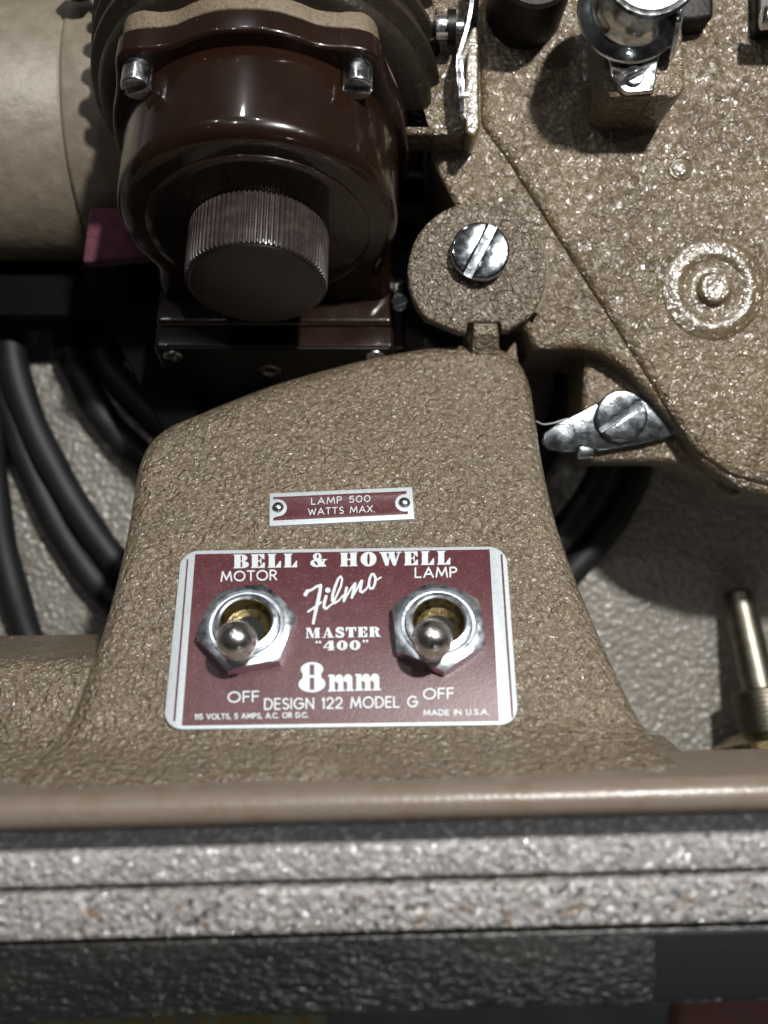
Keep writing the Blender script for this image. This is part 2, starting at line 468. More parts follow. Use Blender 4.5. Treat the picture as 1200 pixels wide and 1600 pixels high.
def strip(y0, y1, z0, z1, thick, matl, name, r=0.08, x0=-16, x1=16):
    """a rail along x between front edges (y0,z0) and (y1,z1)"""
    n = 40; V = []; F = []
    a = Vector((0, y0, z0)); b = Vector((0, y1, z1)); t = (b - a).normalized(); nn = Vector((0, -t.z, t.y))
    if nn.z < 0: nn = -nn
    prof = [a - nn * thick, a - nn * r]
    for k in range(1, 5):
        q = k / 5 * PI / 2; prof.append(a + t * r * (1 - math.cos(q)) - nn * r * (1 - math.sin(q)))
    prof += [a + t * r, b - t * r]
    for k in range(1, 5):
        q = k / 5 * PI / 2; prof.append(b - t * r * (1 - math.sin(q)) - nn * r * (1 - math.cos(q)))
    prof += [b - nn * r, b - nn * thick]
    m = len(prof)
    for i in range(n + 1):
        x = x0 + (x1 - x0) * i / n
        V += [Vector((x, q.y + SH * x, q.z)) for q in prof]
    for i in range(n):
        for k in range(m):
            l = (k + 1) % m
            F.append((i * m + k, i * m + l, (i + 1) * m + l, (i + 1) * m + k))
    F.append(tuple(range(m))); F.append(tuple(n * m + k for k in range(m)))
    return mesh_obj(name, V, F, matl, case)


def yy(py, z): return (800 - py) / 100 * (D - z) / D


strip(yy(1321, 2.92), yy(1284, 2.56), 2.92, 2.56, 0.9, M_felt, 'felt_gasket', 0.04)
strip(yy(1374, 3.0), yy(1320, 3.0), 3.0, 3.0, 1.0, M_rim, 'inner_rail', 0.07)
strip(yy(1458, 3.05), yy(1385, 3.05), 3.05, 3.05, 1.0, M_rim2, 'outer_rail', 0.07)
strip(yy(1582, 2.86), yy(1463, 2.95), 2.86, 2.95, 0.9, M_bleather, 'border_strip', 0.04)
strip(yy(1579, 2.88), yy(1466, 2.965), 2.88, 2.965, 0.4, M_bsmooth, 'smooth_patch', 0.06, 3.42, 16)  # smoother, flatter black laid over the right end of the border
fw = MB(); fw.add([(-22, -4.9, 2.0), (22, -4.9 + 44 * 0.0, 2.0), (22, -6.1, -8.45), (-22, -6.1, -8.45), (-22, -5.4, 2.0), (22, -5.4, 2.0), (22, -6.5, -8.45), (-22, -6.5, -8.45)],
                  [(0, 1, 2, 3), (7, 6, 5, 4), (0, 4, 5, 1), (3, 2, 6, 7), (0, 3, 7, 4), (1, 5, 6, 2)])
fw.build('front_panel', M_floor, case)
# black padded wooden cradle under the lamp house, with its square of felt
blk = MB()
blk.add(*pillow([W(118, 412, -5.4).xy, W(262, 412, -5.4).xy, W(330, 760, -5.4).xy, W(262, 690, -5.4).xy], -5.4, 3.0, 0.08, 3))
bo = blk.build('support_block', M_block, case)
fp = MB(); fp.add(*pillow(rpoly([W(139, 325, -3.9).xy, W(250, 322, -3.9).xy, W(250, 400, -3.9).xy, W(128, 411, -3.9).xy], 0.05), -3.9, 0.38, 0.08, 4))
fp.build('felt_pad', M_pink, bo)

# ================================================================ PROJECTOR
proj = thing('film_projector', 'brown crinkle painted film projector with maroon nameplate, seated in the grey case', 'projector', (0, -3.8, -6.0))

# --- base flange: bullnose rail along the front
V = []; F = []; prof = []
for k in range(13):
    a = PI / 2 - PI * k / 12
    prof.append(Vector((0, -3.85 + 0.25 * math.sin(a), 2.28 + 0.27 * math.cos(a))))
prof = [Vector((0, -3.60, 1.0))] + prof + [Vector((0, -4.10, 1.0))]
n = 60; m = len(prof)
for i in range(n + 1):
    x = -15 + 30 * i / n
    V += [Vector((x, q.y + SH * x, q.z)) for q in prof]
for i in range(n):
    for k in range(m):
        l = (k + 1) % m; F.append((i * m + k, i * m + l, (i + 1) * m + l, (i + 1) * m + k))
F.append(tuple(range(m))); F.append(tuple(n * m + k for k in range(m)))
mesh_obj('base', V, F, M_base, proj)

# --- lower shoulder of the base left of the pedestal
sh_out = rpoly([P(-520, 1034, -.75).xy, P(330, 1020, -.75).xy, (-1.0, -4.2), (-15, -4.4)], 0.02)
mbS = MB(); mbS.add(*pillow(sh_out, 0, 3.2, 0.24, 6, zf=lambda x, y: H(x, y) - 0.42, grid=0.22))
mbS.build('shoulder', M_ped, proj)

# --- pedestal
ped_px = [(60, 1203), (88, 1165), (112, 1125), (130, 1085), (150, 1030), (168, 975), (183, 920), (196, 865), (205, 820), (213, 770), (221, 728),
          (238, 693), (268, 668), (310, 650), (365, 627), (430, 603), (500, 583), (570, 566), (640, 553), (700, 546), (748, 545),
          (785, 553), (810, 572), (826, 604), (834, 650), (842, 705), (852, 758), (866, 815), (884, 870), (905, 925), (930, 985), (957, 1045),
          (985, 1105), (1008, 1145), (1035, 1178), (1062, 1196)]
po = [P(a, b, -0.36).xy for a, b in ped_px]
po = crom(po, 3, False)
po = po + [Vector((po[-1].x + 0.35, -3.8)), Vector((po[-1].x + 0.4, -4.3)), Vector((po[0].x - 0.4, -4.3)), Vector((po[0].x - 0.35, -3.85))]
mbP = MB(); mbP.add(*pillow(po, 0, 3.4, 0.38, 8, zf=H, grid=0.15))
mbP.build('pedestal', M_ped, proj, sharp=60)

# --- rear rib of the pedestal and its neck
mbR = MB()
mbR.add(*pillow(rpoly([W(663, 524, -3.75).xy, W(690, 556, -3.75).xy, W(780, 566, -3.75).xy, W(806, 530, -3.75).xy, W(818, 640, -3.75).xy, W(818, 860, -3.75).xy, W(663, 860, -3.75).xy], 0.03), -3.75, 2, 0.05, 3))
mbR.build('rear_rib', M_ped, proj)
mbN = MB(); mbN.add(*pillow(rpoly([W(731, 470, -2.93).xy, W(782, 470, -2.93).xy, W(784, 590, -3.3).xy, W(735, 590, -3.3).xy], .08), -2.93, 1.2, 0.05, 3,
                           zf=lambda x, y: -2.93 - 1.05 * max(0.0, 3.36 - y), grid=0.12))
mbN.build('neck', M_ped, proj)

# --- pivot disc with its notch
dz = -2.85
c = W(746, 424, dz); R = 1.09 * (D - dz) / D
pts = []
for k in range(41):
    a = math.radians(-38 + (180 + 38 + 42) * k / 40)
    pts.append(Vector((c.x + R * math.cos(a), c.y + R * math.sin(a))))
lo = [W(719, 519, dz).xy, W(729, 519, dz).xy, W(731, 504, dz).xy, W(781, 503, dz).xy, W(785, 516, dz).xy, W(796, 516, dz).xy]
outline = pts + lo
mbD = MB(); mbD.add(*pillow(outline, dz, 0.42, 0.07, 4))
disc = mbD.build('pivot_disc', M_disc, proj)
mbW = MB(); oc = []
for k in range(25):
    a = math.radians(-34 + 62 * k / 24); oc.append(Vector((c.x + 0.03 + R * 1.045 * math.cos(a), c.y + R * 1.045 * math.sin(a))))
for k in range(25):
    a = math.radians(28 - 62 * k / 24); oc.append(Vector((c.x + R * 0.9 * math.cos(a), c.y + R * 0.9 * math.sin(a))))
mbW.add(*pillow(oc, dz - 0.16, 0.2, 0.02, 2)); mbW.build('washer', M_gasket, disc)
screw_head(W(748, 399, dz - 0.02) + Vector((0, 0, 0)), 0.54, 0.30, math.radians(63), (0.02, 0.05, 1), 0.15, slotd=0.07).build('screw', M_screw, disc)

# --- gear case: thick lower plate and raised panel
gz = -3.3
g_px = [(672, 243, 0.1), (716, 330, .1), (700, 420, .1), (800, 500, .1), (818, 512, .05), (837, 546, .05), (930, 544, 1.2), (985, 580, 0.8), (1058, 668, .6), (1098, 722, .8), (1150, 760, 1.0), (1250, 790, .8), (1450, 800, .1),
        (1450, -300, .1), (672, -300, .1)]
go = rpoly([(*W(a, b, gz).xy, r) for a, b, r in g_px], 0.1, 8)
mbG = MB(); mbG.add(*pillow(go, gz, 3.0, 0.16, 5))
gear = mbG.build('gear_case', M_gear, proj)
rz = gz + 0.14
r_px = [(790, 240, .15), (1086, 700, .7), (1145, 742, 1.0), (1250, 772, .8), (1430, 785, .1), (1430, -290, .1), (752, -290, .1), (752, 190, .5)]
ro = rpoly([(*W(a, b, rz).xy, r) for a, b, r in r_px], 0.1, 8)
mbQ = MB(); mbQ.add(*pillow(ro, rz, 0.34, 0.20, 8, rh=0.15))
panel = mbQ.build('side_panel', M_gear, proj)
# bosses on the panel
k = (D - rz) / D
mbB = MB()
cb = W(1114, 452, rz)
prof = [(0.84, -0.05), (0.80, 0.0), (0.74, 0.012), (0.68, 0.03), (0.62, 0.05), (0.56, 0.05), (0.51, 0.03), (0.46, 0.0), (0.42, -0.01), (0.34, 0.0), (0.28, 0.01), (0.245, 0.03), (0.235, 0.11), (0.20, 0.13), (0.14, 0.12), (0.0, 0.11)]
mbB.add(*lathe([(r * k, h * 1.25) for r, h in prof], 56, frame(cb, (0, 0, 1))))
mbB.build('boss', M_boss, panel, sharp=60)
mbB = MB(); cb = W(1064, 263, rz)
mbB.add(*lathe([(0.2 * k, -0.03), (0.19 * k, 0.035), (0.165 * k, 0.045), (0.15 * k, 0.02), (0.12 * k, 0.045), (0.0, 0.055)], 32, frame(cb, (0, 0, 1))))
mbB.build('boss', M_boss, panel, sharp=60)

# --- bracket and film-tension lever under the gear case
bz = -3.85
bo_ = rpoly([(*W(a, b, bz).xy, r) for a, b, r in [(914, 520, .1), (909, 690, .2), (925, 722, .15), (1050, 722, .5), (1110, 748, .6), (1160, 800, .3), (1200, 520, .1)]], .1, 6)
mbK = MB(); mbK.add(*pillow(bo_, bz, 1.6, 0.14, 5)); br = mbK.build('lever_bracket', M_gear, proj)
lz = -3.6
lv_px = [(848, 690), (851, 676), (868, 664), (890, 652), (925, 634), (950, 622), (975, 616), (998, 620), (1020, 634), (1048, 655), (1070, 668),
         (1068, 674), (1040, 684), (1000, 694), (960, 701), (934, 705), (925, 699), (905, 697), (898, 706), (880, 706), (858, 702)]
lo_ = [W(a, b, lz).xy for a, b in lv_px]
mbL = MB(); mbL.add(*pillow(lo_, lz, 0.14, 0.035, 3))
lev = mbL.build('tension_lever', M_zinc, br)
tb = MB()
tb.add(*tube([W(917, 697, lz - .02), W(917, 700, lz + .09), W(917, 708, lz + .02), W(917, 716, lz - .25)], 0.10, 10))
tb.build('tab', M_zinc, lev) if False else None
tb = MB(); tb.add(*pillow(rpoly([W(905, 694, lz).xy, W(930, 694, lz).xy, W(932, 716, lz).xy, W(903, 718, lz).xy], .04), lz - .05, 0.1, .04, 3, M=None))
lv2 = tb
lev_s = screw_head(W(969, 651, lz), 0.50, 0.16, math.radians(33), (0, 0, 1), 0.10, slotd=0.08)
lev_s.build('lever_screw', M_zinc, br)
lv2.build('lever_tab', M_zinc, br)

# ================================================================ LAMP HOUSE on its tilted axis
TH = math.radians(69.5)
O = W(405, 362, -2.0)
LM = Matrix.Translation(O) @ Matrix.Rotation(TH, 4, 'X')   # local x right, y towards viewer, z out along the axis
Rc = 2.47
prof = [(2.3, -2.2)]
wz = -2.42
prof += [(2.3, wz), (2.85, wz), (2.98, wz - 0.05), (3.04, wz - 0.12), (3.06, wz - 0.24), (2.95, wz - 0.28)]
wz -= 0.30
for i in range(7):
    rr = 3.22 + 0.04 * min(i, 2)
    prof += [(rr - 0.14, wz - 0.10), (rr - 0.05, wz - 0.13), (rr, wz - 0.18), (rr, wz - 0.30), (rr - 0.05, wz - 0.36), (rr - 0.14, wz - 0.40), (rr - 0.15, wz - 0.50)]
    wz -= 0.50
prof += [(0.0, wz)]
mbF = MB(); mbF.add(*lathe(prof, 96, LM @ Matrix.Translation((0.05, 0, 0))))
lamph = mbF.build('lamp_house', M_fin, proj, sharp=40)
half = [(0, 2.78), (0.45, 2.75), (0.85, 2.62), (1.15, 2.48), (1.45, 2.43), (1.75, 2.41), (2.0, 2.33), (2.16, 2.13), (2.22, 1.85), (2.33, 1.45), (2.5, 1.0), (2.63, 0.4), (2.66, -0.1), (2.60, -0.7), (2.45, -1.2), (2.2, -1.8), (1.9, -2.3)]
fo = [Vector(q) for q in half] + [Vector((-x, y)) for x, y in reversed(half[1:])]
fo = crom(fo, 4, True)
mbX = MB(); mbX.add(*pillow([Vector((q.x * 0.965, q.y * 1.012)) for q in fo], -2.12, 0.36, 0.05, 3, LM)); mbX.build('gasket', M_gasket, proj)
mbX = MB(); mbX.add(*pillow(fo, -1.70, 0.42, 0.07, 5, LM)); mbX.build('cover_flange', M_bake, proj)
cup = []
for k_ in range(61):
    a = math.radians(-27 + 234 * k_ / 60)
    cup.append(Vector((Rc * math.cos(a), Rc * math.sin(a))))
cup += [Vector(q) for q in ((-2.16, -1.3), (-2.18, -1.6), (-2.24, -1.95), (-2.26, -3.3), (2.36, -3.3), (2.34, -1.95), (2.24, -1.6), (2.18, -1.3))]
mbC = MB(); mbC.add(*pillow(cup, 0.0, 1.85, 0.30, 8, LM))
mbC.add(*lathe([(1.98, -0.05), (1.96, 0.025), (1.90, 0.05), (1.80, 0.05), (1.3, 0.06), (0.0, 0.06)], 72, LM))
cover = mbC.build('cover', M_bake, proj, sharp=50)
for (ux, vy, ang) in ((-1.82, 1.99, 0.35), (1.78, 1.99, 0.0)):
    s = screw_head(LM @ Vector((ux, vy, -1.70)), 0.245, 0.42, ang, LM.to_3x3() @ Vector((0, 0, 1)), 0.17, slotd=0.14)
    s.build('ear_screw', M_steel, proj)
nt_ = 84; kr = 1.235; kl = 1.10
V = []; F = []
levels = [(0.97, 0.05, 1), (1.0, 0.12, 1), (1.0, kl - 0.06, 1), (0.985, kl - 0.01, 1), (0.955, kl, 0)]
n = nt_ * 4
for (fr, z, kn) in levels:
    for i in range(n):
        a = 2 * PI * i / n
        tooth = (1.0, 1.0, 0.965, 0.965)[i % 4] if kn else 0.965
        r = kr * fr * tooth
        V.append(LM @ Vector((r * math.cos(a), r * math.sin(a), z)))
for k_ in range(len(levels) - 1):
    for i in range(n):
        j = (i + 1) % n; F.append((k_ * n + i, k_ * n + j, (k_ + 1) * n + j, (k_ + 1) * n + i))
mbk = MB(); mbk.add(V, F)
knob = mbk.build('knob', M_knob, proj, sharp=20)
mbk = MB(); mbk.add(*lathe([(kr * 0.93, kl - .1), (kr * 0.93, kl + 0.015), (kr * 0.915, kl + 0.04), (kr * 0.88, kl + 0.05), (kr * 0.6, kl + 0.07), (0.0, kl + 0.08)], 96, LM))
mbk.build('knob_face', M_kface, knob)
def lbox(x0, x1, y0, y1, z0, z1, r, rc=0.12):
    return pillow(rpoly([(x0, y0), (x1, y0), (x1, y1), (x0, y1)], rc), z1, z1 - z0, r, 5, LM)


mbx = MB(); mbx.add(*lbox(-2.30, 2.40, -6.6, -2.20, -0.6, 0.52, 0.12)); sock = mbx.build('lamp_socket', M_bake, proj)
mbx = MB(); mbx.add(*lbox(-2.32, 2.42, -6.6, -2.30, 0.54, 0.98, 0.05)); mbx.build('socket_lid', M_bake, sock)
mbx = MB(); mbx.add(*lbox(-2.28, 2.38, -6.6, -2.34, 0.97, 1.005, 0.01)); mbx.build('socket_face', M_black, sock)
for ux, an in ((-1.98, 1.2), (2.04, 0.2)):
    screw_head(LM @ Vector((ux, -2.60, 1.0)), 0.19, 0.05, an, LM.to_3x3() @ Vector((0, 0, 1)), 0.16, slotd=0.05).build('socket_screw', M_steel, sock)
mbx = MB(); mbx.add(*lathe([(0.10, .98), (0.22, .98), (0.23, 1.02), (0.19, 1.05), (0.13, 1.03), (0.10, .98)], 32, LM @ Matrix.Translation((-0.12, -3.2, 0.0))))
mbx.build('socket_eyelet', M_nickel, sock)
# small bakelite block right of the cover
mbx = MB(); mbx.add(*pillow(rpoly([W(606, 436, -4.2).xy, W(634, 436, -4.2).xy, W(634, 548, -4.2).xy, W(606, 548, -4.2).xy], .06), -4.2, 1.5, 0.1, 4))
sb = mbx.build('terminal_block', M_bake, proj)
screw_head(W(624, 473, -4.2), 0.17, 0.12, 0.4, (0, -.2, 1), .15).build('terminal_screw', M_steel, sb)

# ================================================================ MOTOR at the left
mz = -6.0; my = (800 - 205) / 100 * (D - mz) / D; mr = 2.75
AX = frame(Vector((0, my, mz)), (1, 0, 0), (0, 1, 0))
xs = -6.2
prof = [(0, -14), (mr, -14), (mr, xs - 0.06), (mr - 0.04, xs - 0.02), (mr - 0.05, xs), (mr + 0.0, xs + 0.03), (mr + 0.015, xs + 0.10), (mr - 0.01, xs + 0.5), (mr - 0.05, xs + 2.5), (mr - 0.3, xs + 3.6), (0, xs + 3.7)]
mbM = MB(); mbM.add(*lathe(prof, 128, AX)); motor = mbM.build('motor_housing', M_motor, proj, sharp=50)
mbM = MB(); mbM.add(*lathe([(0.25, 0), (0.27, 0.1), (0.27, 0.5), (0.2, 0.58), (0, 0.6)], 32, frame(W(130, -22, -3.4), (0, -0.55, 1))))
mbM.build('oil_cap', M_black, motor)
mbM = MB(); mbM.add(*pillow(rpoly([W(-300, 392, -6.4).xy, W(128, 396, -6.4).xy, W(160, 495, -6.4).xy, W(-300, 495, -6.4).xy], .05), -6.4, 1.6, .1, 3))
mbM.build('motor_cradle', M_block, proj)

# ================================================================ GATE and ROLLER at the top right
gq = -2.55
mbx = MB(); mbx.add(*pillow(rpoly([(*W(600, -200, gq).xy, .1), (*W(736, -200, gq).xy, .1), (*W(740, 200, gq).xy, .1), (*W(733, 209, gq).xy, .1), (*W(600, 209, gq).xy, .1)], .04), gq, 0.85, .12, 5))
gate = mbx.build('film_gate', M_gear, proj)
mbx = MB(); mbx.add(*pillow(rpoly([W(733, 40, gq + .3).xy, W(747, 40, gq + .3).xy, W(750, 200, gq + .3).xy, W(741, 214, gq + .3).xy, W(728, 208, gq + .3).xy, W(726, 150, gq + .3).xy], .06), gq + .3, .8, .06, 4)); mbx.build('gate_arm', M_boss, gate)
mbx = MB(); mbx.add(*pillow(rpoly([W(600, -200, gq + .4).xy, W(678, -200, gq + .4).xy, W(681, 62, gq + .4).xy, W(600, 62, gq + .4).xy], .06), gq + .4, .6, .08, 4)); mbx.build('gate_block', M_disc, gate)
AXg = frame(W(680, 43, gq + .45), (1, 0, 0), (0, 1, 0))
mbx = MB(); mbx.add(*lathe([(0.17, 0), (0.21, 0.02), (0.21, 0.22), (0.14, 0.24), (0.14, .5)], 32, AXg)); mbx.build('gate_pin', M_chrome, gate)
mbx = MB(); mbx.add(*lathe([(0.3, 0.22), (0.3, 0.36)], 32, AXg)); mbx.build('gate_bush', M_black, gate)
def ribbon(pts, wd, th):
    """springy flat strip: its width lies along x-z, its length follows pts"""
    V = []; F = []
    for p in pts:
        p = Vector(p)
        for dx, dz_ in ((-th, 0), (th, 0), (th + wd * .25, -wd), (-th + wd * .25, -wd)): V.append(p + Vector((dx, 0, dz_)))
    for i in range(len(pts) - 1):
        for k_ in range(4):
            l = (k_ + 1) % 4; F.append((i * 4 + k_, i * 4 + l, i * 4 + 4 + l, i * 4 + 4 + k_))
    F += [(0, 1, 2, 3), tuple(len(pts) * 4 - 4 + i for i in range(4))]
    return V, F
sp = crom([W(741, -120, -1.9), W(739, -20, -1.9), W(733, 30, -1.9), W(722, 70, -1.9), W(716, 92, -1.88), W(718, 130, -1.88), W(721, 150, -1.88), W(722, 165, -1.95), W(721, 178, -2.0)], 5, False)
mbx = MB(); mbx.add(*ribbon(sp, 0.45, 0.035))
mbx.add(*pillow(rpoly([W(714, 92, -1.88).xy, W(724, 92, -1.88).xy, W(727, 141, -1.88).xy, W(734, 142, -1.88).xy, W(734, 152, -1.88).xy, W(716, 153, -1.88).xy], .02), -1.86, .05, .02, 2))
mbx.build('spring_leaf', M_chrome, gate)

# dark round post and bars at the top
mbx = MB(); cpx = W(818, 20, -3.2)
mbx.add(*lathe([(0.72, 0), (0.72, 1.5), (0.66, 1.56), (0, 1.58)], 48, frame(cpx, (0, 0, 1)))); mbx.build('sprocket_post', M_dark, proj)
mbx = MB(); mbx.add(*pillow(rpoly([W(990, -90, -2.2).xy, W(1128, -90, -2.2).xy, W(1128, 8, -2.2).xy, W(1100, 14, -2.2).xy, W(990, 14, -2.2).xy], .1), -2.6, 1.0, .1, 4)); mbx.build('film_guide', M_dark, proj)
mbx = MB(); mbx.add(*pillow(rpoly([W(1196, -90, -2.4).xy, W(1290, -90, -2.4).xy, W(1290, 30, -2.4).xy, W(1196, 30, -2.4).xy], .1), -2.8, .9, .1, 4)); fg = mbx.build('sprocket_guard', M_black, proj)
mbx = MB(); mbx.add(*lathe([(0.15, 0), (0.2, 0.03), (0.2, 0.9), (0.15, 1.0)], 32, frame(W(1190, 28, -2.3), (1, 0, 0), (0, 1, 0)))); mbx.build('guard_pin', M_chrome, fg)

# roller block, bracket, sprocket roller
zb = -1.75
mbx = MB(); mbx.add(*pillow(rpoly([(*W(a, b, zb).xy, r) for a, b, r in [(945, -20, .1), (1020, -20, .02), (1020, 151, .0), (944, 151, .22)]], .05), zb, 1.6, .05, 3))
mbx.add(*pillow(rpoly([(*W(1019, -20, zb).xy, .02), (*W(1062, -20, zb).xy, .1), (*W(1071, 151, zb).xy, .2), (*W(1018, 151, zb).xy, .0)], .05), zb + .02, 1.6, .05, 3))
rb = mbx.build('roller_block', M_gear, proj)
zc = zb + 0.10
mbx = MB()
mbx.add(*pillow(rpoly([(*W(925, 40, zc).xy, .1), (*W(1046, 20, zc).xy, .1), (*W(1030, 90, zc).xy, .1), (*W(1022, 143, zc).xy, .05), (*W(975, 146, zc).xy, .2), (*W(955, 120, zc).xy, .15), (*W(953, 95, zc).xy, .2)], .1), zc, .09, .03, 3))
brk = mbx.build('roller_bracket', M_chrome, rb)
mbx = MB()   # upright ear of the bracket
EM = frame(W(1046, 48, zc), (1, 0, 0.1), (0, 1, 0))
mbx.add(*pillow(rpoly([(-0.75, -0.05), (0.6, -0.05), (0.6, 0.9), (-0.2, 0.85)], .25), 0.05, .09, .03, 3, EM))
mbx.build('bracket_ear', M_chrome, rb)
screw_head(W(990, 120, zc), 0.17, 0.09, 0.5, (0, 0, 1), .14).build('bracket_screw', M_chrome, rb)
rc = W(984, 18, zc + 0.12); s_ = (D - zc) / D
mbx = MB()
mbx.add(*lathe([(0.3, 0), (0.80 * s_, 0.0), (0.83 * s_, 0.04), (0.80 * s_, 0.10), (0.66 * s_, 0.16), (0.60 * s_, 0.22), (0.56 * s_, 0.5), (0.57 * s_, 1.10), (0.62 * s_, 1.18), (0.70 * s_, 1.23), (0.72 * s_, 1.3), (0.68 * s_, 1.34), (0.60 * s_, 1.33), (0.55 * s_, 1.29), (0.3, 1.29), (0.26, 1.34), (0.12, 1.36), (0, 1.36)], 72, frame(rc, (0, 0, 1))))
srl = mbx.build('sprocket_roller', M_chrome, rb, sharp=40)
mbx = MB(); mbx.add(*lathe([(0.60 * s_, 1.30), (0.60 * s_, 1.345), (0.50 * s_, 1.36), (0.30, 1.36), (0.27, 1.42), (0.12, 1.44), (0, 1.44)], 64, frame(rc, (0, 0, 1))))
mbx.build('roller_cap', M_etched, rb)

# ================================================================ NAMEPLATES
def SP(*pts, h=0.0): return [S(a, b, h) for a, b in pts]
def polyrad(pts, rad): return rpoly([(q.x, q.y, r) for q, r in zip(pts, rad if isinstance(rad, list) else [rad] * len(pts))], 0.1, 10)
def sheet(outline, h, th, r, mat_, name, parent):
    mb = MB(); mb.add(*pillow(outline, h, th, r, 2, PM)); return mb.build(name, mat_, parent)

h0 = 0.055
plate = sheet(polyrad(SP((283, 860), (791, 853), (811, 1132), (254, 1140), h=h0), 0.3), h0, 0.1, 0.02, M_alu, 'nameplate', proj)
hf = h0 + 0.006
sheet(polyrad(SP((305, 866), (765, 858.5), (780, 1127), (284, 1134), h=h0), 0.01), hf, 0.02, 0.003, M_enamel, 'enamel_field', plate)
for q4 in (((292, 874), (294.5, 874), (274, 1127), (270.5, 1127)), ((782, 866), (785, 866), (802.5, 1121), (799, 1121))):
    mb = MB(); mb.add(*pillow(SP(*q4, h=h0), hf, 0.02, 0.002, 1, PM)); mb.build('pinstripe', M_enamel, plate)
hs = 0.05
lp = sheet(polyrad(SP((421, 770.5), (644, 760.5), (648, 810.5), (420.5, 821.5), h=hs), 0.01), hs, 0.09, 0.015, M_alu, 'lamp_plate', proj)
fieldpts = [(428, 778), (437, 777.5)]
fieldpts = [(427, 777), (635, 767.5), (635.5, 771)]
for a in range(90, 271, 15): fieldpts.append((632 + 14.5 * math.cos(math.radians(a)), 786 - 13.5 * math.sin(math.radians(a))))
fieldpts += [(637.5, 799), (637.5, 803.5), (427, 813.5), (427, 809.5)]
for a in range(-90, 91, 15): fieldpts.append((434 + 14.5 * math.cos(math.radians(a)), 793.5 - 13.5 * math.sin(math.radians(a))))
fieldpts += [(427, 780.5)]
sheet(SP(*fieldpts, h=hs), hs + .006, 0.02, 0.002, M_enamel, 'enamel_field', lp)
for q in ((434.5, 793.5), (632, 786)):
    mb = MB(); r = 0.105
    mb.add(*lathe([(r, 0), (r * .95, .03), (r * .75, .06), (r * .4, .08), (0, .085)], 24, frame(P(*q, hs), PN))); mb.build('rivet', M_steel, lp)

# ---- lettering: glyphs are unions of outlines
def ell(cx, cy, rx, ry, n=28, rot=0.0):
    c_, s_ = math.cos(rot), math.sin(rot); o = []
    for i in range(n):
        a = 2 * PI * i / n; x = rx * math.cos(a); y = ry * math.sin(a)
        o.append(Vector((cx + x * c_ - y * s_, cy + x * s_ + y * c_)))
    return o
def rec(a, b, c_, d): return [Vector((a, b)), Vector((c_, b)), Vector((c_, d)), Vector((a, d))]
def pol(*p): return [Vector(q) for q in p]
def stroke(pts, wd):
    """list of outlines: a disc at each point and a quad along each leg"""
    o = []; wds = wd if isinstance(wd, list) else [wd] * len(pts)
    pts = [Vector(q) for q in pts]
    for q, w_ in zip(pts, wds): o.append(ell(q.x, q.y, w_ / 2, w_ / 2, 10, 0.1234))
    for i in range(len(pts) - 1):
        a, b = pts[i], pts[i + 1]
        if (b - a).length < 1e-5: continue
        d = (b - a).normalized(); nn = Vector((-d.y, d.x))
        o.append([a + nn * wds[i] / 2, a - nn * wds[i] / 2, b - nn * wds[i + 1] / 2, b + nn * wds[i + 1] / 2])
    return o
def arc(cx, cy, rx, ry, a0, a1, n=14): return [(cx + rx * math.cos(math.radians(a0 + (a1 - a0) * i / n)), cy + ry * math.sin(math.radians(a0 + (a1 - a0) * i / n))) for i in range(n + 1)]

